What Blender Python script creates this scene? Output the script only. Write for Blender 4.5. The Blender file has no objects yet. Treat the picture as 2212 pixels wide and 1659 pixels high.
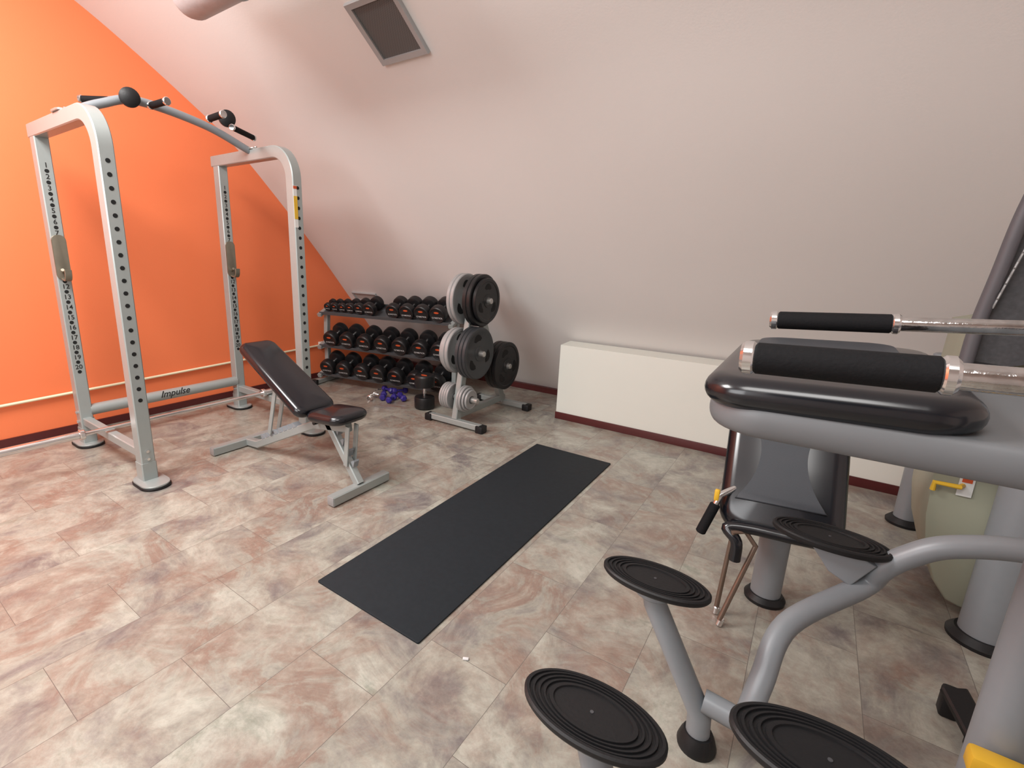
import bpy, bmesh, math, random
from mathutils import Vector, Matrix
random.seed(4)
V = Vector
C = bpy.context.scene.collection
PI = math.pi
R = math.radians
bpy.context.scene.view_settings.view_transform = 'Standard'

# ------------------------------------------------------------ camera
FPX, PCX, PCY, H = 1053.0, 1001.0, 804.0, 1.45
# rows: world axes seen from the camera (right, down, forward)
AX = V((0.81029, 0.15527, -0.56509)); AY = V((0.58554, -0.1752, 0.79148)); AZ = V((0.02389, -0.97221, -0.23288))
UA = V((AX.x, AY.x, AZ.x)).normalized(); VA = V((AX.y, AY.y, AZ.y)).normalized(); FW = V((AX.z, AY.z, AZ.z)).normalized()
EYE = V((0, 0, H))
cam = bpy.data.cameras.new('camera'); co = bpy.data.objects.new('camera', cam); C.objects.link(co)
cam.sensor_width = 36; cam.lens = FPX/2212*36; cam.clip_start = 0.02
cam.shift_x = (1106-PCX)/2212; cam.shift_y = -(829.5-PCY)/2212
m = Matrix((UA, -VA, -FW)).transposed().to_4x4(); m.translation = EYE
co.matrix_world = m
bpy.context.scene.camera = co
def ray(px, py): return FW*FPX + UA*(px-PCX) + VA*(py-PCY)
def PZ(px, py, z=0.0):
    d = ray(px, py); return EYE + d*((z-H)/d.z)
def PY(px, py, y):
    d = ray(px, py); return EYE + d*(y/d.y)
def PX(px, py, x):
    d = ray(px, py); return EYE + d*(x/d.x)

# ------------------------------------------------------------ materials
def mat(name, col, rough=0.5, metal=0.0, var=0.06, bump=0.0, scale=30, spec=0.5, coat=0.0):
    mt = bpy.data.materials.new(name); mt.use_nodes = True
    nt = mt.node_tree; b = nt.nodes['Principled BSDF']
    b.inputs['Roughness'].default_value = rough; b.inputs['Metallic'].default_value = metal
    b.inputs['Specular IOR Level'].default_value = spec; b.inputs['Coat Weight'].default_value = coat
    tc = nt.nodes.new('ShaderNodeTexCoord'); n = nt.nodes.new('ShaderNodeTexNoise')
    n.inputs['Scale'].default_value = scale; n.inputs['Detail'].default_value = 4
    nt.links.new(tc.outputs['Object'], n.inputs['Vector'])
    mx = nt.nodes.new('ShaderNodeMix'); mx.data_type = 'RGBA'
    nt.links.new(n.outputs['Fac'], mx.inputs[0])
    mx.inputs[6].default_value = (*[c*(1-var) for c in col], 1)
    mx.inputs[7].default_value = (*[min(1, c*(1+var)) for c in col], 1)
    nt.links.new(mx.outputs[2], b.inputs['Base Color'])
    if bump:
        bp = nt.nodes.new('ShaderNodeBump'); bp.inputs['Strength'].default_value = bump; bp.inputs['Distance'].default_value = 0.002
        nt.links.new(n.outputs['Fac'], bp.inputs['Height']); nt.links.new(bp.outputs['Normal'], b.inputs['Normal'])
    return mt
M = dict(
 silver=mat('silver_paint', (.34, .372, .365), .32, .3, .04),
 silver2=mat('satin_silver_paint', (.24, .262, .282), .40, .10, .04),
 armgrey=mat('satin_grey_arm_paint', (.145, .152, .160), .45, .05, .04, 0, 30, .4),
 silver3=mat('dull_grey_paint', (.08, .083, .088), .5, .2, .06),
 chrome=mat('chrome', (.74, .74, .74), .12, .95, .04),
 reflchrome=mat('chrome_painted_reflections', (.62, .62, .62), .09, 1.0, .45, .5, 45),  # dark blotches in the colour stand in for blotchy reflections on dimpled chrome
 steel=mat('brushed_steel', (.45, .44, .42), .35, .7, .08),
 olive=mat('worn_steel', (.25, .23, .18), .4, .7, .1),
 black=mat('black_rubber', (.009, .009, .010), .5, 0, .2, .3, 120, .35),
 head=mat('black_urethane', (.009, .009, .010), .38, 0, .2, 0, 60, .45),
 plate=mat('black_iron', (.009, .009, .010), .36, 0, .2, .3, 60, .4),
 gplate=mat('grey_iron', (.34, .34, .34), .4, .3, .08),
 dplate=mat('dark_grey_iron', (.030, .033, .037), .42, .1, .15),
 vinyl=mat('black_vinyl', (.006, .007, .010), .20, 0, .1, .0, 90, .6, .0),
 gvinyl=mat('grey_vinyl', (.040, .045, .053), .5, 0, .1, .1, 200, .3),
 foam=mat('foam_grip', (.007, .007, .008), .8, 0, .3, .4, 250, .2),
 mat=mat('mat_foam', (.011, .015, .019), .75, 0, .25, .4, 40, .3),
 hole=mat('hole_black', (.004, .004, .004), .9),
 white=mat('white_paint', (.69, .69, .63), .45, 0, .02, 0, 3),
 cream=mat('cream_paint', (.80, .72, .50), .45, 0, .03),
 red=mat('dark_red_trim', (.075, .012, .012), .4, 0, .1),
 orange_logo=mat('orange_print', (.55, .08, .02), .5),
 white_print=mat('white_print', (.6, .6, .6), .5),
 black_print=mat('black_print', (.01, .01, .01), .5),
 yellow=mat('yellow_plastic', (.70, .42, .03), .4),
 blue=mat('blue_vinyl', (.035, .025, .22), .35, 0, .1),
 bronze=mat('bronze_metal', (.22, .16, .125), .35, .7, .05),
 foil=mat('foil_duct', (.42, .43, .44), .45, .2, .12, .8, 25),
 ventf=mat('vent_frame', (.36, .36, .36), .5, .1, .05),
 lightvent=mat('pale_vent_panel', (.42, .38, .36), .6, 0, .1),
 sticker=mat('sticker_white', (.7, .7, .68), .5),
 tubegrey=mat('dark_violet_grey_paint', (.10, .095, .105), .55, .1, .05),
 darkpanel=mat('dark_grey_panel', (.065, .065, .07), .6, .1, .4, .3, 70),
)
def nodes_mat(name):
    mt = bpy.data.materials.new(name); mt.use_nodes = True
    return mt, mt.node_tree, mt.node_tree.nodes['Principled BSDF']
mt, nt, b = nodes_mat('vent_mesh')
tc = nt.nodes.new('ShaderNodeTexCoord'); ch = nt.nodes.new('ShaderNodeTexChecker'); ch.inputs['Scale'].default_value = 140
ch.inputs['Color1'].default_value = (.07, .068, .066, 1); ch.inputs['Color2'].default_value = (.125, .12, .118, 1)
nt.links.new(tc.outputs['Object'], ch.inputs['Vector']); nt.links.new(ch.outputs['Color'], b.inputs['Base Color']); b.inputs['Roughness'].default_value = .7
M['ventm'] = mt
mt, nt, b = nodes_mat('olive_shroud')
b.inputs['Roughness'].default_value = .5; b.inputs['Specular IOR Level'].default_value = .3
n = nt.nodes.new('ShaderNodeTexNoise'); n.inputs['Scale'].default_value = 2.0
cr = nt.nodes.new('ShaderNodeValToRGB'); cr.color_ramp.elements[0].color = (.27, .275, .205, 1); cr.color_ramp.elements[1].color = (.37, .375, .295, 1)
nt.links.new(n.outputs['Fac'], cr.inputs[0]); nt.links.new(cr.outputs[0], b.inputs['Base Color'])
M['shroud'] = mt
def wallmat(name, col, rough=.7):
    mt, nt, b = nodes_mat(name)
    tc = nt.nodes.new('ShaderNodeTexCoord'); n = nt.nodes.new('ShaderNodeTexNoise'); n.inputs['Scale'].default_value = 1.2; n.inputs['Detail'].default_value = 3
    nt.links.new(tc.outputs['Object'], n.inputs['Vector'])
    mx = nt.nodes.new('ShaderNodeMix'); mx.data_type = 'RGBA'; nt.links.new(n.outputs['Fac'], mx.inputs[0])
    mx.inputs[6].default_value = (*[c*.97 for c in col], 1); mx.inputs[7].default_value = (*[min(1, c*1.03) for c in col], 1)
    nt.links.new(mx.outputs[2], b.inputs['Base Color']); b.inputs['Roughness'].default_value = rough
    n2 = nt.nodes.new('ShaderNodeTexNoise'); n2.inputs['Scale'].default_value = 90; nt.links.new(tc.outputs['Object'], n2.inputs['Vector'])
    bp = nt.nodes.new('ShaderNodeBump'); bp.inputs['Strength'].default_value = .12; bp.inputs['Distance'].default_value = .003
    nt.links.new(n2.outputs['Fac'], bp.inputs['Height']); nt.links.new(bp.outputs['Normal'], b.inputs['Normal'])
    return mt
M['wall'] = wallmat('white_wall', (.715, .68, .658))
M['orange'] = wallmat('orange_wall', (.85, .205, .078), .42)
# floor
mt, nt, b = nodes_mat('stone_vinyl_floor')
L = nt.links.new
tc = nt.nodes.new('ShaderNodeTexCoord')
mp = nt.nodes.new('ShaderNodeMapping'); mp.inputs['Rotation'].default_value = (0, 0, R(90)); L(tc.outputs['Object'], mp.inputs['Vector'])
br = nt.nodes.new('ShaderNodeTexBrick'); br.inputs['Color1'].default_value = (0, 0, 0, 1); br.inputs['Color2'].default_value = (1, 1, 1, 1)
br.inputs['Mortar'].default_value = (.5, .5, .5, 1); br.inputs['Scale'].default_value = 1; br.inputs['Mortar Size'].default_value = .0009
br.inputs['Brick Width'].default_value = .62; br.inputs['Row Height'].default_value = .335; br.inputs['Bias'].default_value = 0; br.inputs['Mortar Smooth'].default_value = .1
L(mp.outputs[0], br.inputs['Vector'])
vm = nt.nodes.new('ShaderNodeVectorMath'); vm.operation = 'SCALE'; L(br.outputs['Color'], vm.inputs[0]); vm.inputs['Scale'].default_value = 37
va = nt.nodes.new('ShaderNodeVectorMath'); va.operation = 'ADD'; L(tc.outputs['Object'], va.inputs[0]); L(vm.outputs[0], va.inputs[1])
def noise(sc, det, dist, rough=.6, src=None):
    n = nt.nodes.new('ShaderNodeTexNoise'); n.inputs['Scale'].default_value = sc; n.inputs['Detail'].default_value = det
    n.inputs['Distortion'].default_value = dist; n.inputs['Roughness'].default_value = rough; L((src or va).outputs[0], n.inputs['Vector']); return n
n1 = noise(2.5, 14, .6, .70); n2 = noise(3.2, 14, .8, .72); n3 = noise(18, 10, .6, .8); n4 = noise(2.0, 8, .6, .62, tc)
L(tc.outputs['Object'], n4.inputs['Vector'])
def ramp(stops, src):
    cr = nt.nodes.new('ShaderNodeValToRGB'); e = cr.color_ramp.elements
    e[0].position, e[0].color = stops[0][0], (*stops[0][1], 1); e[1].position, e[1].color = stops[-1][0], (*stops[-1][1], 1)
    for p, c in stops[1:-1]: q = e.new(p); q.color = (*c, 1)
    L(src.outputs['Fac'], cr.inputs[0]); return cr
ra = ramp([(.32, (.115, .098, .102)), (.41, (.20, .182, .168)), (.49, (.305, .292, .248)), (.57, (.40, .395, .342)), (.66, (.25, .262, .215))], n1)
rb = ramp([(.33, (.145, .125, .128)), (.44, (.30, .285, .24)), (.53, (.225, .150, .118)), (.61, (.29, .24, .195)), (.70, (.38, .37, .315))], n2)
rf = ramp([(.40, (0, 0, 0)), (.60, (1, 1, 1))], n4)
m1 = nt.nodes.new('ShaderNodeMix'); m1.data_type = 'RGBA'
mf = nt.nodes.new('ShaderNodeMath'); mf.operation = 'MULTIPLY'; L(rf.outputs[0], mf.inputs[0]); mf.inputs[1].default_value = .9
L(mf.outputs[0], m1.inputs[0]); L(ra.outputs[0], m1.inputs[6]); L(rb.outputs[0], m1.inputs[7])
m2 = nt.nodes.new('ShaderNodeMix'); m2.data_type = 'RGBA'; m2.blend_type = 'OVERLAY'; m2.inputs[0].default_value = .5
L(m1.outputs[2], m2.inputs[6]); L(n3.outputs['Fac'], m2.inputs[7])
m3 = nt.nodes.new('ShaderNodeMix'); m3.data_type = 'RGBA'; L(br.outputs['Fac'], m3.inputs[0]); L(m2.outputs[2], m3.inputs[6]); m3.inputs[7].default_value = (.11, .095, .085, 1)
L(m3.outputs[2], b.inputs['Base Color']); b.inputs['Roughness'].default_value = .30
bp = nt.nodes.new('ShaderNodeBump'); bp.inputs['Strength'].default_value = .15; bp.inputs['Distance'].default_value = .003
L(n3.outputs['Fac'], bp.inputs['Height']); L(bp.outputs['Normal'], b.inputs['Normal'])
M['floor'] = mt

# ------------------------------------------------------------ mesh builder
def frame_of(axis, hint=None):
    a = axis.normalized()
    h = hint or (V((0, 0, 1)) if abs(a.z) < .9 else V((1, 0, 0)))
    x = h.cross(a).normalized(); y = a.cross(x)
    return Matrix((x, y, a)).transposed()
def wmat(o):
    mm = Matrix()
    while o:
        mm = o.matrix_basis @ mm; o = o.parent
    return mm
_txt = {}
def text_mesh(s, bold=0.0, shear=0.0):
    if (s, bold, shear) not in _txt:
        cu = bpy.data.curves.new('t', 'FONT'); cu.body = s; cu.align_x = 'CENTER'; cu.align_y = 'CENTER'; cu.size = 1; cu.offset = bold; cu.resolution_u = 3; cu.shear = shear
        ob = bpy.data.objects.new('t', cu); C.objects.link(ob); bpy.context.view_layer.update()
        me = bpy.data.meshes.new_from_object(ob.evaluated_get(bpy.context.evaluated_depsgraph_get()))
        bpy.data.objects.remove(ob); _txt[(s, bold, shear)] = me
    return _txt[(s, bold, shear)]
def rrect(w, h, r, n=6):
    out = []
    for cx, cy, a0 in ((w/2-r, h/2-r, 0), (-w/2+r, h/2-r, 90), (-w/2+r, -h/2+r, 180), (w/2-r, -h/2+r, 270)):
        for k in range(n+1):
            a = R(a0+90*k/n); out.append((cx+r*math.cos(a), cy+r*math.sin(a)))
    return out
class MB:
    def __init__(s): s.bm = bmesh.new()
    def _mi(s, faces, mi):
        for f in faces: f.material_index = mi
    def box(s, c, size, rot=None, bev=0.0, mi=0, seg=2):
        t = bmesh.new(); bmesh.ops.create_cube(t, size=1)
        bmesh.ops.scale(t, vec=V(size), verts=t.verts)
        if bev: bmesh.ops.bevel(t, geom=list(t.edges), offset=bev, segments=seg, affect='EDGES', profile=.5)
        mm = (rot.to_4x4() if rot else Matrix()); mm.translation = V(c)
        s.add(t, mm, mi); return s
    def add(s, t, mm, mi=0):
        bmesh.ops.transform(t, matrix=mm, verts=t.verts)
        bmesh.ops.recalc_face_normals(t, faces=t.faces)
        s._mi(t.faces, mi)
        me = bpy.data.meshes.new('tmp'); t.to_mesh(me); t.free(); s.bm.from_mesh(me); bpy.data.meshes.remove(me)
    def sweep(s, path, sec, side=None, mi=0, cap=True):
        path = [V(p) for p in path]; n = len(path); rings = []; t = bmesh.new(); X = None
        for i, p in enumerate(path):
            if i == 0: T = path[1]-path[0]
            elif i == n-1: T = path[-1]-path[-2]
            else: T = (path[i]-path[i-1]).normalized() + (path[i+1]-path[i]).normalized()
            T = T.normalized()
            if side is not None: X = (V(side) - T*T.dot(V(side))).normalized()
            elif X is None: X = frame_of(T).col[0].copy()
            else: X = (X - T*T.dot(X)).normalized()
            Y = T.cross(X)
            k = 1.0
            if 0 < i < n-1:
                cc = (path[i]-path[i-1]).normalized().dot(T); k = 1/max(cc, .5)
            rings.append([t.verts.new(p + X*a + Y*bb*(k if side is not None else 1)) for a, bb in sec])
        q = len(sec)
        for i in range(n-1):
            for j in range(q): t.faces.new((rings[i][j], rings[i][(j+1) % q], rings[i+1][(j+1) % q], rings[i+1][j]))
        if cap: t.faces.new(rings[0][::-1]); t.faces.new(rings[-1])
        s.add(t, Matrix(), mi); return s
    def tube(s, path, r, seg=16, mi=0, side=None):
        return s.sweep(path, [(r*math.cos(2*PI*k/seg), r*math.sin(2*PI*k/seg)) for k in range(seg)], side, mi)
    def rect(s, path, w, h, side, mi=0, c=.006):
        a, b2 = w/2, h/2
        return s.sweep(path, [(a-c, -b2), (a, -b2+c), (a, b2-c), (a-c, b2), (-a+c, b2), (-a, b2-c), (-a, -b2+c), (-a+c, -b2)], side, mi)
    def lathe(s, prof, o=(0, 0, 0), axis=(0, 0, 1), seg=32, mi=0):
        mm = frame_of(V(axis)).to_4x4(); mm.translation = V(o); t = bmesh.new(); rings = []
        for r, z in prof:
            rings.append([t.verts.new((r*math.cos(2*PI*k/seg), r*math.sin(2*PI*k/seg), z)) for k in range(seg)] if r > 1e-5 else [t.verts.new((0, 0, z))])
        for a, b2 in zip(rings, rings[1:]):
            for k in range(seg):
                k2 = (k+1) % seg
                if len(a) == 1 and len(b2) == 1: continue
                if len(a) == 1: t.faces.new((a[0], b2[k], b2[k2]))
                elif len(b2) == 1: t.faces.new((a[k], b2[0], a[k2]))
                else: t.faces.new((a[k], b2[k], b2[k2], a[k2]))
        if len(rings[0]) > 1: t.faces.new(rings[0])
        if len(rings[-1]) > 1: t.faces.new(rings[-1])
        s.add(t, mm, mi); return s
    def cyl(s, p0, p1, r, seg=20, mi=0, bev=0.0, r2=None):
        p0, p1 = V(p0), V(p1); d = (p1-p0).length; r2 = r if r2 is None else r2
        pr = [(r, 0), (r2, d)] if not bev else [(r-bev, 0), (r, bev), (r2, d-bev), (r2-bev, d)]
        return s.lathe(pr, p0, p1-p0, seg, mi)
    def prism(s, poly, th, mm=None, bev=0.0, seg=3, mi=0):
        t = bmesh.new(); a = [t.verts.new((x, y, -th/2)) for x, y in poly]; b2 = [t.verts.new((x, y, th/2)) for x, y in poly]; n = len(poly)
        f1 = t.faces.new(a[::-1]); f2 = t.faces.new(b2)
        for k in range(n): t.faces.new((a[k], a[(k+1) % n], b2[(k+1) % n], b2[k]))
        if bev: bmesh.ops.bevel(t, geom=list(f1.edges)+list(f2.edges), offset=bev, segments=seg, affect='EDGES', profile=.5)
        s.add(t, mm or Matrix(), mi); return s
    def cushion(s, w, h, r, th, mm=None, edge=None, dome=.006, waist=0.0, taper=0.0, mi=0):
        # soft pad: rings of a rounded rectangle shrinking over a rounded rim, then a slight dome
        edge = edge or th/2; t = bmesh.new(); rings = []
        prof_ = [(edge*(1-math.cos(R(a))), th/2*math.sin(R(a))) for a in range(-90, 91, 15)]
        lim = min(w, h)/2
        tops = [(edge+(lim-edge)*f*.96, th/2+dome*math.sin(f*PI/2)) for f in (.25, .5, .75, .98)]
        prof_ = [(edge+(lim-edge)*.9, -th/2)] + prof_ + tops
        for ins, z in prof_:
            ww, hh = w-2*ins, h-2*ins; rr = max(min(r-ins*.6, min(ww, hh)/2-1e-4), min(ww, hh)*.12, 1e-4)
            pts = rrect(ww, hh, min(rr, min(ww, hh)/2-1e-5), 8)
            rings.append([t.verts.new((x*(1-waist*(1-min(1, (2*y/h)**2)))*(1+taper*y/h), y, z)) for x, y in pts])
        n = len(rings[0])
        for A_, B_ in zip(rings, rings[1:]):
            for k in range(n): t.faces.new((A_[k], A_[(k+1) % n], B_[(k+1) % n], B_[k]))
        t.faces.new(rings[0]); t.faces.new(rings[-1])
        s.add(t, mm or Matrix(), mi); return s
    def text(s, body, size, mm, mi=0, bold=0.0, shear=0.0):
        t = bmesh.new(); t.from_mesh(text_mesh(body, bold, shear)); bmesh.ops.scale(t, vec=(size, size, size), verts=t.verts)
        bmesh.ops.transform(t, matrix=mm, verts=t.verts); s._mi(t.faces, mi)
        me = bpy.data.meshes.new('tmp'); t.to_mesh(me); t.free(); s.bm.from_mesh(me); bpy.data.meshes.remove(me); return s
    def build(s, name, mats, parent=None, local=False, ang=35):
        if not isinstance(mats, (list, tuple)): mats = [mats]
        if parent is not None and not local: bmesh.ops.transform(s.bm, matrix=wmat(parent).inverted(), verts=s.bm.verts)
        me = bpy.data.meshes.new(name); s.bm.to_mesh(me); s.bm.free()
        for mm in mats: me.materials.append(M[mm])
        me.shade_smooth(); me.set_sharp_from_angle(angle=R(ang))
        o = bpy.data.objects.new(name, me); C.objects.link(o); o.parent = parent; return o
def tag(o, label=None, cat=None, group=None, kind=None):
    if label: o['label'] = label
    if cat: o['category'] = cat
    if group: o['group'] = group
    if kind: o['kind'] = kind
    return o
def thing(name, label, cat, loc=(0, 0, 0), rot=None, group=None):
    o = bpy.data.objects.new(name, None); C.objects.link(o); o.empty_display_size = .1
    mm = (rot.to_4x4() if rot else Matrix()); mm.translation = V(loc); o.matrix_basis = mm
    return tag(o, label, cat, group)
def kids(o): return [c for c in bpy.data.objects if c.parent == o]
def copy_tree(o, parent=None):
    c = o.copy(); C.objects.link(c); c.parent = parent
    for ch in kids(o): copy_tree(ch, c)
    return c
def arc(c, r, a0, a1, n, u, v):
    c, u, v = V(c), V(u), V(v)
    return [c + u*(r*math.cos(R(a0+(a1-a0)*k/n))) + v*(r*math.sin(R(a0+(a1-a0)*k/n))) for k in range(n+1)]
def catmull(pts, n=8):
    pts = [V(p) for p in pts]; q = [pts[0]*2-pts[1]] + pts + [pts[-1]*2-pts[-2]]; out = []
    for i in range(1, len(q)-2):
        for k in range(n):
            t = k/n; a, b2, c, d = q[i-1], q[i], q[i+1], q[i+2]
            out.append(.5*((2*b2) + (c-a)*t + (2*a-5*b2+4*c-d)*t*t + (3*b2-a-3*c+d)*t**3))
    return out + [pts[-1]]

# ------------------------------------------------------------ room
XL, XR, YN, YB0 = -4.67, 2.4, -2.4, 4.83
prof3 = catmull([(0, YB0, 0), (0, 4.42, .52), (0, 3.99, 1.04), (0, 3.61, 1.49), (0, 3.17, 1.97), (0, 2.72, 2.42), (0, 2.33, 2.71), (0, 1.91, 2.99), (0, 1.55, 3.20), (0, 1.0, 3.46), (0, .3, 3.68), (0, -.6, 3.80), (0, YN, 3.84)], 6)
prof = [(p.y, p.z) for p in prof3]
def sheet(name, pts, x0, x1, mn):
    t = MB(); a = [t.bm.verts.new((x0, y, z)) for y, z in pts]; b2 = [t.bm.verts.new((x1, y, z)) for y, z in pts]
    for i in range(len(pts)-1): t.bm.faces.new((a[i], a[i+1], b2[i+1], b2[i]))
    bmesh.ops.recalc_face_normals(t.bm, faces=t.bm.faces)
    return tag(t.build(name, mn, ang=60), kind='structure')
k = next(i for i, p in enumerate(prof) if p[0] < 1.0)
sheet('wall_far', prof[:k+1], XL, XR, 'wall'); sheet('ceiling', prof[k:], XL, XR, 'wall')
tag(MB().box(((XL+XR)/2, (YN+YB0)/2, -.05), (XR-XL, YB0-YN, .1)).build('floor', 'floor'), kind='structure')
def endwall(name, x, mn):
    t = MB(); vs = [t.bm.verts.new((x, y, z)) for y, z in prof] + [t.bm.verts.new((x, YN, 0))]
    t.bm.faces.new(vs); return tag(t.build(name, mn), kind='structure')
endwall('wall_left', XL, 'orange'); endwall('wall_right', XR, 'wall')
tag(MB().box(((XL+XR)/2, YN-.02, 1.92), (XR-XL, .04, 3.84)).build('wall_near', 'wall'), kind='structure')
tag(MB().box((XL+.008, (YN+YB0-.1)/2, .03), (.016, YB0-.1-YN, .06)).build('baseboard_left', 'red'), kind='structure')
tag(MB().box(((XL+XR)/2, YB0-.07, .03), (XR-XL-.04, .06, .06)).build('baseboard_far', 'red'), kind='structure')

# cream pipe on orange wall
t = thing('wall_pipe', 'thin cream heating pipe running low along the orange wall', 'pipe', (XL+.02, 1.2, .30))
pa, pc = PX(0, 878, XL+.024), PX(690, 746, XL+.024); dd = (pc-pa)/(pc.y-pa.y)
MB().cyl(pa-dd*(pa.y+1.5), pc, .011, 12).build('pipe', 'cream', t)
for y in (0.2, 1.7, 2.9):
    q = pa+dd*(y-pa.y); MB().box((XL+.012, y, q.z), (.022, .018, .036), bev=.003).build('clip', 'cream', t)
t = thing('wall_socket', 'small white socket box on the orange wall by the dumbbell rack', 'socket', (XL+.02, pc.y, pc.z))
MB().box((XL+.02, pc.y+.03, pc.z), (.04, .06, .08), bev=.005).build('box', 'white', t)
MB().cyl((XL+.038, pc.y+.03, pc.z), (XL+.042, pc.y+.03, pc.z), .02).build('socket_face', 'white', t)

# radiator box
t = thing('radiator_cover', 'low white boxed-in radiator cover with dark red skirting under the sloping wall', 'radiator cover', (-.6, 4.1, 0))
x0, x1, yf = -1.805, .66, 4.025
mb = MB(); poly = [(yf, .0), (yf, .69), (4.235, .70), (4.36, .54), (4.70, .10), (4.70, 0)]
a = [mb.bm.verts.new((x0, y, z)) for y, z in poly]; b2 = [mb.bm.verts.new((x1, y, z)) for y, z in poly]
mb.bm.faces.new(a); mb.bm.faces.new(b2)
for i in range(6): mb.bm.faces.new((a[i], a[(i+1) % 6], b2[(i+1) % 6], b2[i]))
bmesh.ops.recalc_face_normals(mb.bm, faces=mb.bm.faces); mb.build('body', 'white', t)
MB().box(((x0+x1)/2, yf-.006, .032), (x1-x0+.01, .012, .064), bev=.002).build('skirting', 'red', t)

# vents on the slope
def wallhit(px, py):
    d = ray(px, py); best = None
    for (ya, za), (yb, zb) in zip(prof, prof[1:]):
        ey, ez = yb-ya, zb-za; det = d.y*(-ez) + d.z*ey
        if abs(det) < 1e-9: continue
        tt = (ya*(-ez) + (za-H)*ey)/det
        sx = ((d.y*tt-ya)*ey + (H+d.z*tt-za)*ez)/(ey*ey+ez*ez)
        if -1e-6 <= sx <= 1.000001 and tt > 0: best = EYE + d*tt
    return best
def vent(c, w, hh, label, e=.035, panel='ventm'):
    i = min(range(len(prof)-1), key=lambda i: abs((prof[i][0]+prof[i+1][0])/2-c.y))
    T = V((0, prof[i+1][0]-prof[i][0], prof[i+1][1]-prof[i][1])).normalized(); N = V((0, -T.z, T.y))
    if N.z > 0: N = -N
    X = T.cross(N); rot = Matrix((X, T, N)).transposed()
    t = thing('vent_grille', label, 'vent', c, rot)
    mb = MB()
    q = [(-w/2, -hh/2), (w/2, -hh/2), (w/2, hh/2), (-w/2, hh/2)]; qi = [(x*(1-2*e/w), y*(1-2*e/hh)) for x, y in q]
    tb = bmesh.new()
    rings = [[tb.verts.new((x, y, z)) for x, y in pp] for pp, z in ((q, -.01), (q, .018), ([(x*.98, y*.98) for x, y in q], .024), (qi, .020), (qi, -.01))]
    for A_, B_ in zip(rings, rings[1:]+rings[:1]):
        for j in range(4): tb.faces.new((A_[j], A_[(j+1) % 4], B_[(j+1) % 4], B_[j]))
    mb.add(tb, Matrix()); mb.build('frame', 'ventf', t, True)
    MB().box((0, 0, .003), (w-2*e+.002, hh-2*e+.002, .012)).build('mesh_panel', panel, t, True)
a, b2, c = wallhit(745, 5), wallhit(828, 138), wallhit(928, 112)
vent((a+c)/2, (c-b2).length, (a-b2).length, 'square grey framed ventilation grille high on the sloping white wall')
vent(wallhit(792, 640), .40, .13, 'small pale vent grille low on the sloping wall behind the dumbbells', .018, 'lightvent')
# duct
dc = PZ(432, 26, 2.74)
t = thing('ceiling_duct', 'shiny foil ventilation duct hanging at the top of the picture', 'duct', (dc.x+.5, dc.y, 2.87))
MB().lathe([(0, 0), (.08, .0), (.11, .02), (.12, .05), (.12, 1.3)], (dc.x-.12, dc.y, 2.84), (1, 0, 0), 32).build('duct_body', 'foil', t)
for x in (.35, .9): MB().lathe([(.121, 0), (.126, .004), (.126, .02), (.121, .024)], (dc.x+x, dc.y, 2.84), (1, 0, 0), 32).build('joint_ring', 'foil', t)
for x in (.4, 1.0): MB().cyl((dc.x+x, dc.y, 2.95), (dc.x+x, dc.y, 3.2), .006, 8).build('hanger_rod', 'steel', t)

# ------------------------------------------------------------ mat
mb = MB(); mb.prism(rrect(.60, 2.125, .008, 3), .008, Matrix.Translation((-1.33, 2.252, .0042)), bev=.002)
tag(mb.build('exercise_mat', 'mat'), 'long black foam exercise mat lying on the stone tile floor', 'mat')
tag(MB().box(PZ(1006, 1423, .004), (.022, .012, .006), Matrix.Rotation(.5, 3, 'Z'), bev=.002).build('paper_scrap', 'white_print'), 'tiny white scrap of paper on the floor near the mat', 'scrap')

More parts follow.
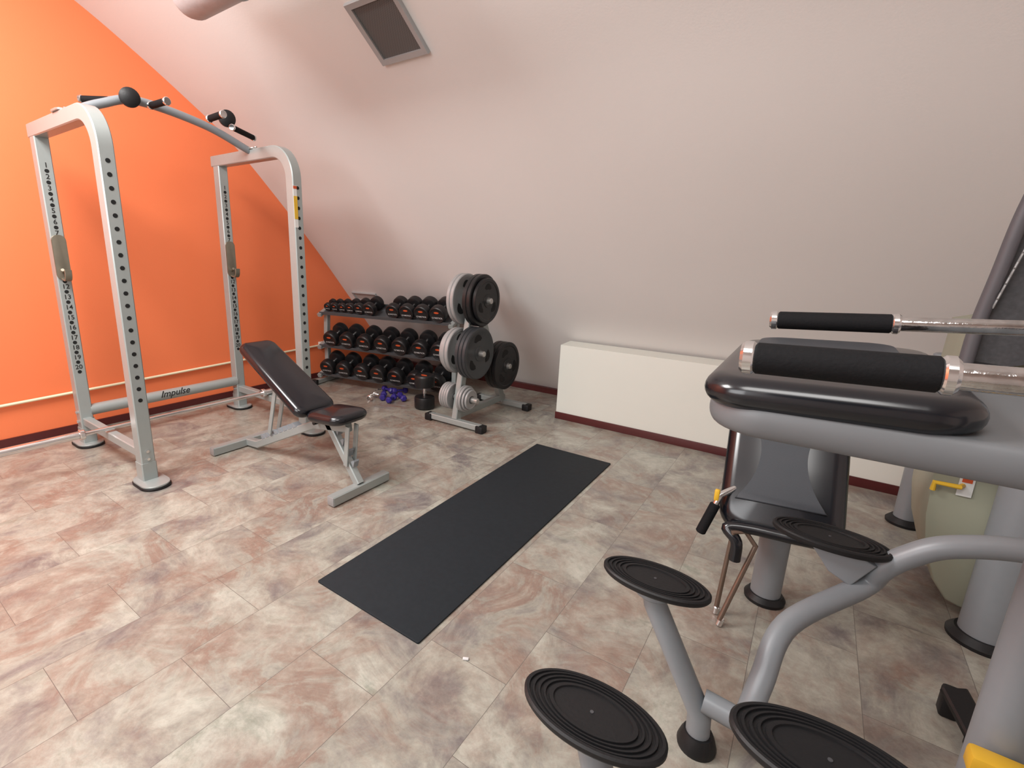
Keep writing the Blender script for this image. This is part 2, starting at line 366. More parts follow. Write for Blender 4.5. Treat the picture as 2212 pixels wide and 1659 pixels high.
# ------------------------------------------------------------ power rack
XF, XRr, YA, YB, TOP = -3.28, -4.28, 1.165, 2.37, 2.215
rk = thing('power_rack', 'tall silver half rack with drilled posts and arched pull-up bar by the orange wall', 'squat rack', ((XF+XRr)/2, (YA+YB)/2, 0))
W = .086; WF = .080
ROTX = Matrix(((0, 0, 1), (1, 0, 0), (0, 1, 0))).to_4x4()
def yframe(y):
    rb = .20
    path = [(XF, y, .03), (XF, y, TOP-W/2-rb)] + arc((XF-rb, y, TOP-W/2-rb), rb, 0, 90, 10, (1, 0, 0), (0, 0, 1))[1:] + [(XRr-.07, y, TOP-W/2)]
    mb = MB(); mb.rect(path, WF, W, (0, 1, 0))
    for i in range(20):
        z = 1.905 - i*.0715; mb.cyl((XF+W/2-.004, y, z), (XF+W/2+.0012, y, z), .0125, 14, 1)
    fp = mb.build('front_post', ['silver', 'hole'], rk)
    mb = MB(); mb.rect([(XRr, y, .03), (XRr, y, TOP-W+.002)], WF, W, (0, 1, 0))
    for i in range(20):
        z = 1.925 - i*.0715; mb.cyl((XRr+W/2-.004, y, z), (XRr+W/2+.0012, y, z), .0125, 14, 1)
        mm = ROTX.copy(); mm.translation = V((XRr+W/2+.0016, y, z + .035)); mb.text(str(i+1), .044, mm, 2, .01)
    mb.build('rear_post', ['silver', 'hole', 'black_print'], rk)
    MB().rect([(XRr+W/2, y, .19), (XF-W/2, y, .19)], .055, .06, (0, 1, 0)).build('base_beam', 'silver', rk)
    for x in (XF, XRr):
        o = .05 if x == XF else -.02
        mb = MB(); mb.prism(rrect(.26, .16, .075, 8), .012, Matrix.Translation((x+o, y, .022)), bev=.003)
        mb.rect([(x, y, .02), (x, y, .14)], WF+.008, W+.008, (0, 1, 0))
        f = mb.build('foot_plate', 'silver', rk)
        MB().prism(rrect(.27, .17, .08, 8), .014, Matrix.Translation((x+o, y, .008)), bev=.003).build('rubber_pad', 'black', f)
    for z in (.19, .26):
        MB().cyl((XRr, y-.055, z), (XRr, y+.055, z), .010, 8).build('bolt', 'chrome', rk)
    for z in (.165, .215):
        MB().cyl((XF+W/2-.002, y, z), (XF+W/2+.008, y, z), .010, 6).build('bolt', 'chrome', rk)
    return fp
fpA = yframe(YA); fpB = yframe(YB)
sz0, sz1 = PX(617, 398, XF+W/2).z, PX(617, 490, XF+W/2).z
sy = YB-.0245; sw = .030
f = MB().box((XF+W/2+.001, sy, (sz0+sz1)/2), (.002, sw, sz0-sz1)).build('warning_sticker', 'sticker', fpB)
MB().box((XF+W/2+.0022, sy, sz0*.48+sz1*.52), (.002, sw, (sz0-sz1)*.55)).build('yellow_panel', 'yellow', fpB)
MB().box((XF+W/2+.0022, sy, sz0-.012), (.002, sw, .02)).build('orange_panel', 'orange_logo', fpB)
cb = MB().cyl((XRr+.01, YA+.03, .265), (XRr+.01, YB-.03, .265), .042, 28).build('cross_bar', 'silver', rk)
mb = MB(); mm = Matrix.Rotation(R(-20), 4, 'Y') @ ROTX; mm.translation = V((XRr+.01, PX(378, 848, XRr+.05).y, .265)) + V((.0425*math.cos(R(20)), 0, .0425*math.sin(R(20)))); mb.text('Impulse', .074, mm, 0, .014, .45)
mb.build('logo_lettering', 'black_print', cb)
xb = -3.78
pb = catmull([(xb, YA, TOP-.01), (xb, YA+.20, 2.31), (xb, 1.58, 2.375), (xb, 2.0, 2.32), (xb, YB-.03, TOP-.01)], 8)
MB().tube(pb, .027, 18).build('pull_up_bar', 'silver2', rk)
for y in (YA, YB):
    mb = MB(); mb.prism(rrect(.14, .10, .03), .012, Matrix.Translation((xb, y, TOP+.005)), bev=.003)
    for dx in (-.045, .045): mb.cyl((xb+dx, y, TOP), (xb+dx, y, TOP+.022), .012, 6)
    mb.build('clamp_plate', 'steel', rk)
def grip(p, q, r=.02):
    p, q = V(p), V(q); d = (q-p).normalized()
    g = MB().cyl(p, q, r, 18, 0, .004).build('grip', 'foam', rk)
    MB().cyl(q, q+d*.02, r*1.2, 18, 0, .004).build('end_cap', 'chrome', g)
    MB().cyl(p-d*.018, p, r*1.15, 18, 0, .004).build('grip_collar', 'chrome', g)
grip(PZ(236, 216, 2.37), PZ(178, 214, 2.37), .021); grip(PZ(327, 228, 2.36), PZ(358, 219, 2.36), .021)
grip(PZ(480, 247, 2.31), PZ(454, 256, 2.31), .021); grip(PZ(503, 276, 2.27), PZ(546, 297, 2.27), .019)
for px, py, z in ((279, 212, 2.36), (488, 257, 2.29)):
    p = PX(px, py, xb+.03)
    MB().lathe([(0, 0), (.04, .004), (.058, .02), (.058, .045), (.04, .06), (0, .064)], p, (1, -.3, -.1), 24).build('grip_knob', 'black', rk)
    MB().cyl(p, (xb, p.y, p.z-.03), .014, 12).build('knob_stem', 'chrome', rk)
for y in (YA, YB):
    mb = MB(); x = XRr+W/2+.006
    mb.prism(rrect(.082, .30, .036), .010, Matrix.Translation((x, y, 1.37)) @ Matrix.Rotation(R(90), 4, 'Y') @ Matrix.Rotation(R(90), 4, 'Z'), bev=.002)
    pts = [(x, y, 1.23), (x+.06, y, 1.22), (x+.085, y, 1.245), (x+.09, y, 1.29)]
    mb.rect(catmull(pts, 5), .04, .012, (0, 1, 0), 0, .002)
    mb.cyl((x, y, 1.27), (x+.06, y-.02, 1.29), .010, 12)
    mb.build('bar_hook', 'olive', rk)

# barbell
bx_ = -3.78
bb = thing('barbell', 'long chrome barbell lying across the base beams of the silver rack', 'barbell', (bx_, 1.2, .22))
zb = .22+.025; e1 = 2.75; e0 = e1-2.2
MB().cyl((bx_, e0+.43, zb), (bx_, e1-.43, zb), .0145, 18).build('shaft', 'chrome', bb)
for s0, s1 in ((e0+.43, e0), (e1-.43, e1)):
    d = 1 if s1 > s0 else -1
    MB().cyl((bx_, s0, zb), (bx_, s1, zb), .025, 22, 0, .003).build('sleeve', 'chrome', bb)
    MB().cyl((bx_, s0, zb), (bx_, s0-d*.03, zb), .036, 22, 0, .004).build('sleeve_collar', 'chrome', bb)

# ------------------------------------------------------------ bench
YC = 1.89
bn = thing('weight_bench', 'adjustable incline weight bench with black vinyl pads on silver frame', 'bench', (-2.8, YC, 0))
def pad(name, c, w, l, th, ang, par, r=.045, taper=0.0, dome=.012):
    mm = Matrix.Translation(c) @ Matrix.Rotation(ang, 4, 'Y') @ Matrix.Rotation(R(90), 4, 'Z')
    return MB().cushion(w, l, r, th, mm, th*.5, dome, 0, taper).build(name, 'vinyl', par, ang=75)
pt, pb2 = V((-3.15, YC, .815)), V((-2.49, YC, .463)); d = pt-pb2
pad('backrest_pad', (pt+pb2)/2-V((.006, 0, .010)), .285, d.length+.02, .078, math.atan2(pt.z-pb2.z, -(pt.x-pb2.x)), bn, .06, -.14)
pad('seat_pad', (-2.305, YC, .470), .28, .33, .064, R(-5), bn, .08)
MB().rect([pt+(pb2-pt)*.12-V((.03, 0, .065)), pb2-V((.03, 0, .065))], .05, .03, (0, 1, 0)).build('backrest_rail', 'silver', bn)
MB().rect([(-3.36, YC, .035), (-3.2, YC, .05), (-2.52, YC, .36), (-2.20, YC, .41)], .05, .055, (0, 1, 0)).build('spine', 'silver', bn)
mb = MB()
for i in range(8):
    x = -3.12+i*.055; z = .05+(x+3.2)*.456+.027
    mb.prism([(0, 0), (.045, 0), (.012, .035), (0, .035)], .05, Matrix.Translation((x, YC, z)) @ Matrix.Rotation(R(90), 4, 'X') @ Matrix.Rotation(R(24), 4, 'Z'))
mb.build('adjustment_teeth', 'silver2', bn)
for n, x, y0, y1 in (('rear_foot', -3.36, 1.62, 2.12), ('front_foot', -2.12, 1.67, 2.12)):
    f = MB().rect([(x, y0, .034), (x, y1, .034)], .06, .06, (1, 0, 0)).build(n, 'silver', bn)
    for yy in (y0-.002, y1+.002): MB().box((x, yy, .034), (.054, .006, .054), bev=.002).build('end_cap', 'gplate', f)
MB().rect([(-2.12, YC, .06), (-2.38, YC, .40)], .05, .05, (0, 1, 0)).build('front_leg', 'silver', bn)
for s in (-1, 1):
    MB().rect([(-2.87, YC+s*.035, .61), (-3.00, YC+s*.035, .19)], .012, .035, (0, 1, 0), 0, .002).build('back_strut', 'silver', bn)
    MB().rect([(-2.17, YC+s*.035, .43), (-2.20, YC+s*.035, .17)], .010, .035, (0, 1, 0), 0, .002).build('seat_strut', 'silver', bn)
mb = MB()
for i in range(4):
    x = -2.19-i*.045; z = .20+i*.06
    mb.prism([(0, 0), (.04, .0), (.012, .03), (0, .03)], .04, Matrix.Translation((x+.02, YC, z)) @ Matrix.Rotation(R(90), 4, 'X') @ Matrix.Rotation(R(-60), 4, 'Z'))
mb.build('seat_teeth', 'silver2', bn)
MB().cyl((-2.45, YC-.07, .40), (-2.45, YC+.07, .40), .013, 14).build('pivot_pin', 'black', bn)

# ------------------------------------------------------------ dumbbell rack
RA = R(11)
O_ = V((-4.43, 3.42, 0))
RB = Matrix.Translation(O_) @ Matrix.Rotation(RA, 4, 'Z')
dr = thing('dumbbell_rack', 'three-tier silver dumbbell rack standing in the corner', 'rack'); dr.matrix_basis = RB
TL = R(23); RL = 1.62
tiers = [(.80, .03), (.44, .01), (.12, -.01)]
for z0, d0 in tiers:
    mm = Matrix.Translation((RL/2, d0, z0)) @ Matrix.Rotation(TL, 4, 'X')
    mb = MB()
    pr = [(-.004, .010), (-.004, -.022), (.05, -.022), (.06, -.04), (.19, -.04), (.20, -.022), (.25, -.022), (.25, .022), (.244, .022), (.244, -.012), (.195, -.012), (.185, -.030), (.065, -.030), (.055, -.012), (.002, -.012), (.002, .010)]
    tb = bmesh.new(); A_ = [tb.verts.new((-RL/2, y, z)) for y, z in pr]; B_ = [tb.verts.new((RL/2, y, z)) for y, z in pr]; n = len(pr)
    for j in range(n): tb.faces.new((A_[j], A_[(j+1) % n], B_[(j+1) % n], B_[j]))
    tb.faces.new(A_); tb.faces.new(B_); mb.add(tb, mm)
    mb.build('shelf_tray', 'silver3', dr, True)
for s in (-.0, RL):
    mb = MB()
    mb.rect([(s, .14, .03), (s, .14, .56), (s, .16, .86)], .05, .06, (1, 0, 0))
    for z0, d0 in tiers:
        mb.rect([(s, d0-.01, z0-.03), (s, d0+.25, z0+.08)], .05, .04, (1, 0, 0))
    mb.build('side_frame', 'silver', dr, True)
    f = MB().rect([(s, -.08, .03), (s, .34, .03)], .055, .05, (1, 0, 0)).build('foot', 'silver', dr, True)
    for yy in (-.09, .35): MB().box((s, yy, .03), (.064, .04, .058), bev=.006).build('rubber_cap', 'black', f, True)
def dumbbell(r, half, hl, name='dumbbell', logo=True):
    root = thing(name, 'x', 'dumbbell')
    for s in (-1, 1):
        pr = [(0, .002), (r*.5, .002), (r*.80, .001), (r*.84, -.002), (r*.92, .001), (r*.98, .010), (r, .022), (r, hl-.020), (r*.95, hl-.006), (r*.75, hl), (r*.4, hl+.004), (0, hl+.004)]
        h = MB().lathe(pr, (0, s*half, r), (0, -s, 0), 32).build('head', 'head', root, True, 50)
        if logo and s == -1:
            rot = Matrix(((1, 0, 0), (0, 0, -1), (0, 1, 0))).to_4x4()
            mm = Matrix.Translation((0, -half-.0002, r*1.36)) @ rot
            MB().prism([(r*.30*math.cos(2*PI*q/20), r*.105*math.sin(2*PI*q/20)) for q in range(20)], .002, mm).build('orange_badge', 'orange_logo', h, True)
            mm = Matrix.Translation((0, -half-.0005, r*.72)) @ rot
            MB().text('GYMSTICK', r*.27, mm, 0, .005).build('white_lettering', 'white_print', h, True)
    MB().lathe([(.013, 0), (.017, (half-hl)*.5), (.0175, half-hl), (.017, (half-hl)*1.5), (.013, 2*(half-hl))], (0, -(half-hl), r), (0, 1, 0), 16).build('handle', 'chrome', root, True)
    return root
ordn = ['first', 'second', 'third', 'fourth', 'fifth', 'sixth', 'seventh', 'eighth', 'ninth', 'tenth', 'eleventh']
R0 = .094
proto = dumbbell(R0, .135, .088); first = True
dirv = V((math.cos(RA), math.sin(RA), 0)); nrm = V((math.sin(RA), -math.cos(RA), 0))
def s_of(px, py):
    d = ray(px, py); return (EYE + d*((O_-EYE).dot(nrm)/d.dot(nrm)) - O_).dot(dirv)
rows = [(0, 664, [(690, .50), (706, .52), (723, .55), (740, .60), (762, .66), (790, .78), (845, .86), (874, .90), (905, .93), (943, .96), (984, .96)], 'top shelf'),
        (1, 738, [(715, .95), (750, .97), (788, .98), (826, .99), (865, 1), (908, 1), (950, 1)], 'middle shelf'),
        (2, 805, [(711, .96), (746, .98), (785, .99), (820, 1), (858, 1), (900, 1), (944, 1)], 'bottom shelf')]
for ti, py, lst, nm in rows:
    z0, d0 = tiers[ti]; prev = None
    for i, (px, sc) in enumerate(lst):
        s = s_of(px, py)
        if prev: s = max(s, prev[0]+prev[1]*R0+sc*R0+.004)
        if i == 0: s = max(s, .03+sc*R0)
        if s > RL-.08: continue
        o = proto if first else copy_tree(proto); first = False
        prev = (s, sc)
        o.matrix_basis = RB @ Matrix.Translation((s, d0, z0)) @ Matrix.Rotation(TL, 4, 'X') @ Matrix.Translation((0, .124, -.011)) @ Matrix.Rotation(R(random.uniform(-1, 1)), 4, 'Z') @ Matrix.Scale(sc, 4)
        size = 'small ' if sc < .64 else ''
        o['label'] = '%sround black rubber dumbbell, %s from the left on the %s of the rack' % (size, ordn[i], nm)
        o['group'] = 'dumbbells on the ' + nm
o = dumbbell(.098, .165, .12, logo=False); p = PZ(917, 881)
o.matrix_basis = Matrix.Translation((p.x, p.y, .167)) @ Matrix.Rotation(R(15), 4, 'Z') @ Matrix.Rotation(R(90), 4, 'X') @ Matrix.Translation((0, 0, -.098))
o['label'] = 'large black dumbbell standing upright on one end on the floor'
hd = [c for c in kids(o) if c.name.startswith('head')][0]
MB().prism([(.035*math.cos(2*PI*q/20), .014*math.sin(2*PI*q/20)) for q in range(20)], .003, Matrix.Translation((p.x+.01, p.y-.02, .332))).build('orange_badge', 'orange_logo', hd)
def small_db():
    root = thing('vinyl_dumbbell', 'x', 'dumbbell')
    for s in (-1, 1):
        MB().lathe([(0, 0), (.022, .0), (.034, .012), (.036, .03), (.03, .045), (.014, .05), (0, .05)], (0, s*.085, .035), (0, -s, 0), 6).build('head', 'blue', root, True, 25)
    MB().cyl((0, -.04, .035), (0, .04, .035), .013, 12).build('handle', 'blue', root, True)
    return root
sd = small_db()
spots = [(828, 862, 40, 'at the left front'), (846, 868, 20, 'in the middle front'), (868, 864, 60, 'at the right end'), (838, 848, 80, 'lying behind the others'), (864, 850, -30, 'at the back right')]
for i, (px, py, a, w) in enumerate(spots):
    o = sd if i == 0 else copy_tree(sd); q = PZ(px, py, .0)
    o.matrix_basis = Matrix.Translation(q) @ Matrix.Rotation(R(a), 4, 'Z')
    o['label'] = 'small blue vinyl dumbbell on the floor, %s of the little cluster' % w; o['group'] = 'small blue dumbbells on the floor'
for i, (px, py, a, w) in enumerate(((798, 866, 20, 'left'), (812, 858, 70, 'right'))):
    p = PZ(px, py); t = thing('spring_collar', 'chrome barbell spring clip on the floor beside blue dumbbells, %s of the two' % w, 'clip', (p.x, p.y, 0), Matrix.Rotation(R(a), 3, 'Z'), 'chrome clips on the floor')
    pts = [(.026*math.cos(q*.6), -.02+q*.0012, .03+.026*math.sin(q*.6)) for q in range(34)]
    MB().tube(pts, .003, 6).build('spring', 'chrome', t, True)
    MB().tube([(.0, .02, .055), (.03, .04, .07), (.07, .045, .065)], .003, 6).cyl((.03, .04, .07), (.08, .046, .063), .008, 10).build('lever', 'chrome', t, True)

# ------------------------------------------------------------ plate tree
px0, YFt, YRt = -2.40, 3.25, 4.05
pr_ = thing('plate_rack', 'silver A-frame weight plate tree with black rubber feet beside the dumbbell rack', 'rack', (px0, 3.6, 0))
for n, y in (('front_foot', YFt), ('rear_foot', YRt)):
    f = MB().rect([(px0-.27, y, .04), (px0+.27, y, .04)], .06, .05, (0, 1, 0)).build(n, 'silver', pr_)
    for s in (-1, 1): MB().box((px0+s*.275, y, .032), (.07, .085, .062), bev=.008).build('rubber_cap', 'black', f)
MB().rect([(px0, YFt, .09), (px0, YRt, .09)], .05, .06, (1, 0, 0)).build('base_beam', 'silver', pr_)
A0, A1, B0, B1 = V((px0, YFt+.02, .06)), V((px0, 3.48, 1.16)), V((px0, YRt-.03, .06)), V((px0, 3.52, 1.12))
MB().rect([A0, A1], .055, .075, (1, 0, 0)).build('front_upright', 'silver', pr_)
MB().rect([B0, B1], .055, .075, (1, 0, 0)).build('rear_upright', 'silver', pr_)
pegs = [A0.lerp(A1, .93), A0.lerp(A1, .53), A0.lerp(A1, .17), B0.lerp(B1, .38)]
for c in pegs:
    for s in (-1, 1): MB().cyl(c+V((s*.02, 0, 0)), c+V((s*.20, 0, 0)), .0245, 20, 0, .004).build('plate_peg', 'steel', pr_)
def ring_mesh(pr, seg):
    t = bmesh.new(); rings = [[t.verts.new((r2*math.cos(2*PI*k/seg), r2*math.sin(2*PI*k/seg), z)) for k in range(seg)] for r2, z in pr]
    for a, b2 in zip(rings, rings[1:]+rings[:1]):
        for k in range(seg): t.faces.new((a[k], b2[k], b2[(k+1) % seg], a[(k+1) % seg]))
    return t
def wplate(r, th, slots=True):
    mb = MB(); hub = .026
    pr = [(hub, -th*.5), (r*.28, -th*.5), (r*.30, -th*.34), (r*.82, -th*.34), (r*.86, -th*.5), (r*.97, -th*.5), (r, -th*.36), (r, th*.36), (r*.97, th*.5), (r*.86, th*.5), (r*.82, th*.34), (r*.30, th*.34), (r*.28, th*.5), (hub, th*.5)]
    mb.add(ring_mesh(pr, 44), Matrix(), 0)
    if slots:
        for k in range(3):
            a = 2*PI*k/3+.6
            for sgn in (-1, 1):
                pts = [(r*(.60+.16*math.sin(q*PI))*math.cos(a+(q-.5)*.9), r*(.60+.16*math.sin(q*PI))*math.sin(a+(q-.5)*.9)) for q in [i/8 for i in range(9)]] + \
                      [(r*.50*math.cos(a+(q-.5)*.6), r*.50*math.sin(a+(q-.5)*.6)) for q in [1-i/6 for i in range(7)]]
                mb.prism(pts, .001, Matrix.Translation((0, 0, sgn*(th*.34+.0008))), mi=1)
    return mb
def place_plates(c, sgn, specs, where):
    x = .045
    for i, (r, th, mn, desc) in enumerate(specs):
        xx = c.x + sgn*(x+th/2); x += th+.002
        t = thing('weight_plate', 'x', 'weight plate', (xx, c.y, c.z), Matrix((V((0, 1, 0)), V((0, 0, 1)), V((1, 0, 0)))).transposed() @ Matrix.Rotation(random.uniform(0, 6), 3, 'Z'))
        wplate(r, th, r > .15).build('disc', [mn, 'hole'], t, True)
        MB_ = MB(); MB_.add(ring_mesh([(.0252, -th*.52), (.034, -th*.52), (.034, th*.52), (.0252, th*.52)], 24), Matrix()); MB_.build('hub_ring', 'silver3', t, True)
        pos = 'outermost' if i == len(specs)-1 else ['innermost', 'second from the post', 'third from the post'][i]
        t['label'] = '%s weight plate, %s on the %s' % (desc, pos, where); t['group'] = 'plates on the plate tree'
T_, Mi, Lo, Re = pegs
place_plates(T_, -1, [(.22, .035, 'gplate', 'large light grey'), (.22, .035, 'gplate', 'large light grey')], 'top left peg of the tree')
place_plates(T_, 1, [(.22, .04, 'plate', 'large black'), (.22, .04, 'plate', 'large black'), (.19, .035, 'plate', 'medium black')], 'top right peg')
place_plates(Mi, -1, [(.20, .035, 'gplate', 'light grey'), (.20, .035, 'gplate', 'light grey'), (.18, .03, 'gplate', 'light grey')], 'middle left peg')
place_plates(Mi, 1, [(.222, .035, 'dplate', 'large charcoal grey'), (.222, .035, 'dplate', 'large charcoal grey'), (.222, .035, 'dplate', 'large charcoal grey')], 'middle right peg')
place_plates(Re, 1, [(.222, .04, 'plate', 'large black'), (.222, .04, 'plate', 'large black'), (.222, .04, 'plate', 'large black')], 'rear right peg')
place_plates(Lo, -1, [(.115, .022, 'gplate', 'small grey')]*4, 'bottom left peg')
place_plates(Lo, 1, [(.115, .022, 'gplate', 'small grey'), (.115, .022, 'gplate', 'small grey'), (.10, .02, 'gplate', 'small grey'), (.085, .02, 'gplate', 'small grey')], 'bottom right peg')

# ------------------------------------------------------------ dip machine
dm = thing('assisted_dip_machine', 'grey tubular assisted dip machine with oval steps and black grips, close at the right', 'gym machine', (.3, 1.06, 0))
def oval(c, ax=0.0, L_=.33, W_=.205):
    mm = Matrix.Translation(c) @ Matrix.Rotation(R(ax), 4, 'Z')
    q = bmesh.new(); seg = 56
    pr = [(0, -.012), (.90, -.012), (.97, -.010), (1.0, -.003), (1.0, .006), (.97, .010)]
    for k in range(4):
        a = .93-k*.085; pr += [(a, .010), (a-.008, .0055), (a-.045, .0055), (a-.053, .010)]
    pr += [(.56, .010), (.55, .006), (.0, .006)]
    rings = []
    for r2, z in pr:
        rings.append([q.verts.new((r2*L_/2*math.cos(2*PI*k/seg), (r2*W_/2 if r2 < .9 else (W_/2-(1-r2)*L_/2*.9))*math.sin(2*PI*k/seg), z)) for k in range(seg)] if r2 > 0 else [q.verts.new((0, 0, z))])
    for a, b2 in zip(rings, rings[1:]):
        for k in range(seg):
            k2 = (k+1) % seg
            if len(a) == 1: q.faces.new((a[0], b2[k], b2[k2]))
            elif len(b2) == 1: q.faces.new((a[k], b2[0], a[k2]))
            else: q.faces.new((a[k], b2[k], b2[k2], a[k2]))
    mb = MB(); mb.add(q, mm); s_ = mb.build('step_plate', 'black', dm, ang=25)
    MB().cyl(mm @ V((0, 0, .004)), mm @ V((0, 0, .0075)), .004, 10).build('screw', 'darkpanel', s_)
    return s_
S1, S2, S3, S4 = PZ(1415, 1253, .51), PZ(1278, 1543, .51), PZ(1792, 1162, .61), PZ(1792, 1648, .61)
oval(S1, 2, .31, .165); oval(S2, 2, .305, .175); oval(S3, -2, .31, .165); oval(S4, 2, .31, .175)
bf = PZ(1503, 1610); YFAR = bf.y; YNR = .76; CX = .485
tr = .034
far_pts = [PY(px, py, S3.y) for px, py in ((1860, 1268), (1905, 1230), (1960, 1203), (2050, 1182), (2212, 1190))]
offs = [p-S3 for p in far_pts]
for (S, U, yb) in ((S1, S3, YFAR), (S2, S4, YNR)):
    b0 = V((bf.x, yb, .02))
    MB().tube([V((S.x, S.y, S.z-.03)), V((S.x+.01, S.y, S.z-.08)), V((b0.x-.005, yb, .12)), V((b0.x, yb, .02))], tr, 20).build('step_post', 'silver2', dm)
    MB().cyl((S.x, S.y, S.z-.045), (S.x, S.y, S.z-.012), .055, 20, 0, .006).build('step_flange', 'silver2', dm)
    MB().lathe([(0, 0), (.054, 0), (.056, .012), (.048, .04), (.041, .055), (0, .055)], b0-V((0, 0, .02)), (0, 0, 1), 28).build('rubber_foot', 'black', dm)
    MB().tube([V((b0.x, yb, .17)), V((b0.x+.12, yb, .16)), V((CX, yb, .15))], .034, 18).build('base_tube', 'silver2', dm)
    jx = b0.x+.11
    path = catmull([V((jx, yb, .16)), V((jx+.02, yb+(U.y-yb)*.15, .27)), V((jx+.06, yb+(U.y-yb)*.5, .39))] + [U+o_ for o_ in offs] + [U+offs[-1]+V((.10, -.02, 0)), V((CX+.16, yb+.03, U.z+.0)), V((CX+.03, yb+.02, U.z-.01))], 8)
    MB().tube(path, .032, 18).build('curved_support', 'silver2', dm)
    mb = MB(); mb.prism([(-.06, .02), (.06, .02), (.11, .0), (.06, -.09), (.0, -.06)], .07, Matrix.Translation((U.x+.01, U.y, U.z-.035)) @ Matrix.Rotation(R(90), 4, 'X'), bev=.006)
    mb.build('step_bracket', 'silver2', dm)
    MB().cyl((CX, yb+.02, .03), (CX, yb+.02, 1.38), .048, 28, 0, .006).build('column', 'silver2', dm)
    MB().lathe([(0, 0), (.072, 0), (.075, .015), (.057, .04), (0, .04)], (CX, yb+.02, 0), (0, 0, 1), 28).build('rubber_foot', 'black', dm)
for (a, b_, y) in (((1668, 691), (1940, 700), YFAR+.01), ((1608, 771), (2060, 812), .75)):
    p, q = PY(*a, y), PY(*b_, y); d = (q-p).normalized()
    hh = MB().cyl(p, V((CX, y, q.z+(CX-q.x)*d.z/d.x)), .0155, 24).build('handle_bar', 'reflchrome', dm)
    MB().cyl(p+d*.012, q-d*.010, .0210, 28, 0, .003).build('grip', 'foam', hh)
    MB().cyl(p-d*.004, p+d*.014, .0225, 28, 0, .004).build('end_cap', 'chrome', hh)
    MB().cyl(q-d*.012, q+d*.004, .0225, 28, 0, .004).build('grip_collar', 'chrome', hh)
# knee pad + arm
mm = Matrix.Translation((.038, 1.15, 1.245)) @ Matrix.Rotation(R(-2.5), 4, 'Y')
kp = MB().cushion(.355, .56, .07, .056, mm, .030, .006).build('knee_pad', 'vinyl', dm, ang=75)
MB().cushion(.24, .36, .05, .006, mm @ Matrix.Translation((-.01, .05, .0345)), .003, .002).build('grey_insert', 'gvinyl', kp, ang=75)
MB().cushion(.64, .55, .09, .056, Matrix.Translation((.190, 1.15, 1.202)) @ Matrix.Rotation(R(-.3), 4, 'Y'), .014, .0).build('pad_arm', 'armgrey', dm, ang=75)
q = PY(2165, 1668, YFAR-.06); MB().box(q, (.11, .05, .05), bev=.01).build('yellow_latch', 'yellow', dm)

# ------------------------------------------------------------ rear machine
rm = thing('seated_press_machine', 'grey seated exercise machine with black padded back and olive weight cover behind the dip machine', 'gym machine', (.4, 2.5, 0))
tl, tr_, bl, br_ = PY(1565, 870, 2.38), PY(1855, 915, 2.38), PY(1555, 1140, 2.12), PY(1822, 1185, 2.12)
cen = (tl+tr_+bl+br_)/4; ux = ((tr_-tl)+(br_-bl)).normalized(); uy = ((tl-bl)+(tr_-br_)); uy = (uy-ux*uy.dot(ux)).normalized(); un = ux.cross(uy)
wd = ((tr_-tl).length+(br_-bl).length)/2; hg = ((tl-bl).length+(tr_-br_).length)/2
mm = Matrix((ux, uy, un)).transposed().to_4x4(); mm.translation = cen-un*.03
bp_ = MB().cushion(wd, hg+.02, .10, .11, mm, .055, .010, .05).build('back_pad', 'vinyl', rm, ang=75)
hw = wd/2; hh_ = hg/2; pts = []
for k in range(25):
    q = k/24; y = hh_*(1-2*q)*.78+.06; u = 1-2*q; x = hw*(.36+.34*u*u)
    pts.append((x, y))
pts = pts + [(-x, y) for x, y in pts[::-1]]
MB().prism(pts[::-1], .016, mm @ Matrix.Translation((0, .0, .0625)), bev=.005, seg=4).build('grey_insert', 'gvinyl', bp_)
# rolled front edge along the bottom of the pad
lip = [mm @ V((x, -hh_*.93, .045)) for x in (-hw*.80, -hw*.4, 0, hw*.4, hw*.80)]
e0_ = lip[0]; roll = catmull([e0_+V((.055, -.05, -.13)), e0_+V((.05, -.05, -.05)), e0_+V((.01, -.03, -.01))] + [lip[1]+V((0, -.02, .0)), lip[2]+V((0, -.02, 0)), lip[3]+V((0, -.02, 0)), lip[4]], 6)
MB().tube(roll, .022, 14).build('edge_roll', 'vinyl', bp_)
pf = PZ(1650, 1292)
MB().cyl((pf.x, pf.y, .02), (pf.x, pf.y, .42), .058, 26).build('seat_post', 'silver2', rm)
MB().lathe([(0, 0), (.078, 0), (.08, .015), (.066, .035), (0, .035)], (pf.x, pf.y, 0), (0, 0, 1), 28).build('rubber_foot', 'black', rm)
c1, c2 = PZ(2118, 1385), PZ(1952, 1130)
MB().tube([(pf.x, pf.y+.10, .30), (pf.x+.02, pf.y+.22, .78), (pf.x+.3, pf.y+.16, .80), (c1.x, c1.y, .80)], .035, 18).build('frame_tube', 'silver2', rm)
for c, zt, r in ((c1, 1.28, .075), (c2, 1.0, .055)):
    MB().cyl((c.x, c.y, .02), (c.x, c.y, zt), r, 30, 0, .006).build('column', 'silver2', rm)
    MB().lathe([(0, 0), (r+.03, 0), (r+.032, .015), (r+.01, .04), (0, .04)], (c.x, c.y, 0), (0, 0, 1), 30).build('rubber_foot', 'black', rm)
YS = 2.68
ol = [(p.x, p.z) for p in [PY(px, py, YS) for px, py in ((2105, 705), (2062, 850), (2022, 1000), (2000, 1110), (1998, 1180), (2012, 1250), (2040, 1295), (2070, 1312))]]
ol += [(1.25, .06), (1.25, 1.42), (ol[0][0]+.32, ol[0][1]+.10)]
sh = MB().prism(ol, .42, Matrix.Translation((0, YS+.21, 0)) @ Matrix.Rotation(R(90), 4, 'X'), bev=.010, seg=3).build('weight_shroud', 'shroud', rm, ang=50)
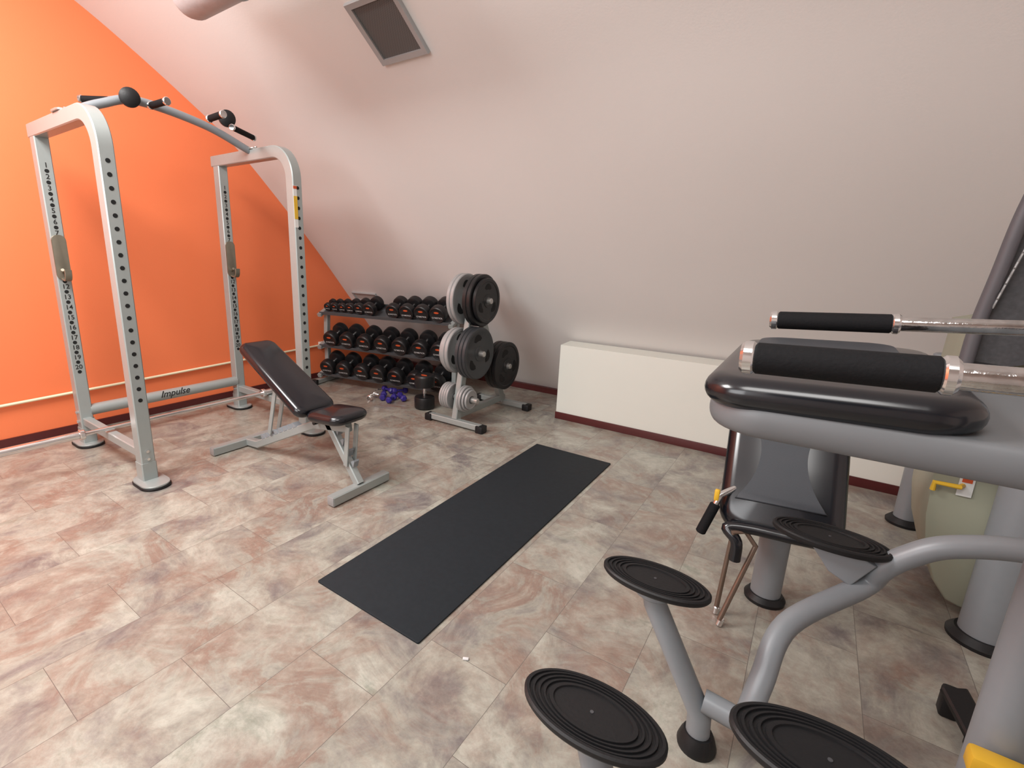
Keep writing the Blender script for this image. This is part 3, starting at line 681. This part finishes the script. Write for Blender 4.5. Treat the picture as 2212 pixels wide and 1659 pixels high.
p = PY(2050, 1045, YS-.02); MB().tube([p+V((-.045, -.01, -.035)), p+V((-.045, -.015, .0)), p+V((.03, -.015, .0)), p+V((.045, .02, 0))], .010, 10).build('yellow_hook', 'yellow', rm)
p = PY(2088, 1045, YS-.006); lb = MB().box(p, (.045, .006, .11)).build('paper_sticker', 'sticker', sh)
MB().box(p+V((0, -.004, .02)), (.03, .002, .03)).build('sticker_print', 'orange_logo', lb)
pts = catmull([PY(2085, 785, 2.60), PY(2112, 700, 2.60), PY(2158, 590, 2.59), PY(2205, 475, 2.58), PY(2262, 360, 2.58)], 5)
MB().tube(pts, .022, 22).build('upper_arm_tube', 'tubegrey', rm)
mb = MB(); dv = V((.02, .03, -.02)); s0, s2 = pts[0], pts[-1]; vs = [mb.bm.verts.new(v+dv) for v in pts] + [mb.bm.verts.new(s2+V((.40, .03, -.1))), mb.bm.verts.new(s0+V((.50, .03, .12))), mb.bm.verts.new(s0+V((.12, .03, .0)))]
mb.bm.faces.new(vs); bmesh.ops.solidify(mb.bm, geom=list(mb.bm.faces), thickness=.02); ap = mb.build('arm_panel', 'darkpanel', rm)
ca, cb_ = PY(2150, 655, 2.585), PY(2225, 520, 2.575); n = 9; mb = MB()
for i in range(n):
    c = ca.lerp(cb_, i/(n-1)); d = (cb_-ca)/(n-1)*.62; sd_ = V((0, 0, 1)).cross(d).normalized()*(.010 if i % 2 else .003)
    mb.tube([c+d, c+sd_+d*.5, c+sd_-d*.5, c-d, c-sd_-d*.5, c-sd_+d*.5, c+d], .0035, 6)
mb.build('chain', 'gplate', rm)
p, q = PY(1512, 1150, 2.10), PY(1546, 1088, 2.13)
ah = MB().cyl(p, q, .020, 18, 0, .005).build('adjustment_grip', 'foam', rm)
MB().tube([q, q+(q-p)*.3, V((cen.x-.05, cen.y+.05, cen.z-.03))], .013, 12).build('adjustment_rod', 'chrome', ah)
MB().box(q+V((.0, .0, .04)), (.02, .02, .05), bev=.006).build('yellow_lever', 'yellow', ah)
a = PZ(2060, 1490, .10); c = PZ(2130, 1620, .03)
mb = MB(); mb.rect([a, c], .07, .03, (1, 0, 0)); mb.box(V((a.x, a.y, .05)), (.05, .05, .10), bev=.01).box(V((c.x, c.y, .02)), (.09, .06, .04), bev=.01)
mb.build('pedal', 'black', rm)
f1, f2 = PZ(1545, 1325), PZ(1551, 1352)
t1, t2 = PY(1583, 1150, f1.y-.02), PY(1632, 1180, f1.y+.02)
hb = thing('steel_bar_attachment', 'bent bronze coloured bar with two thin legs leaning below the padded back', 'bar', (f1.x, f1.y, 0))
mb = MB(); mb.tube([f1+V((0, 0, .03)), t1, t1.lerp(t2, .5)+V((0, .01, .03)), t2, f2+V((0, 0, .03))], .010, 12); mb.build('bent_rod', 'bronze', hb)
for f_, t_ in ((f1, t1), (f2, t2)):
    d = (t_-f_).normalized(); MB().cyl(f_+V((0, 0, .003)), f_+V((0, 0, .003))+d*.035, .013, 14, 0, .003).build('rod_tip', 'chrome', hb)

# ------------------------------------------------------------ lights
def area(loc, target, sx, sy, e, col):
    l = bpy.data.lights.new('light', 'AREA'); l.shape = 'RECTANGLE'; l.size = sx; l.size_y = sy; l.energy = e; l.color = col
    o = bpy.data.objects.new('ceiling_or_fill_light', l); C.objects.link(o); o.location = loc
    o.rotation_euler = (V(target)-V(loc)).to_track_quat('-Z', 'Y').to_euler(); return o
area((-3.0, -.1, 3.4), (-3.0, .9, 0), 1.5, 1.0, 150, (1, .985, .96))
area((-.3, -.7, 3.5), (-.7, .8, 0), 1.5, 1.0, 50, (1, .985, .96))
area((-2.0, -2.0, 2.4), (-1.7, 2.0, 1.3), 2.4, 1.6, 76, (.96, .98, 1))  # fill light added from the near side, no ceiling lamp hangs there
w = bpy.data.worlds.new('world'); bpy.context.scene.world = w; w.use_nodes = True
w.node_tree.nodes['Background'].inputs[0].default_value = (.9, .9, 1, 1); w.node_tree.nodes['Background'].inputs[1].default_value = .3
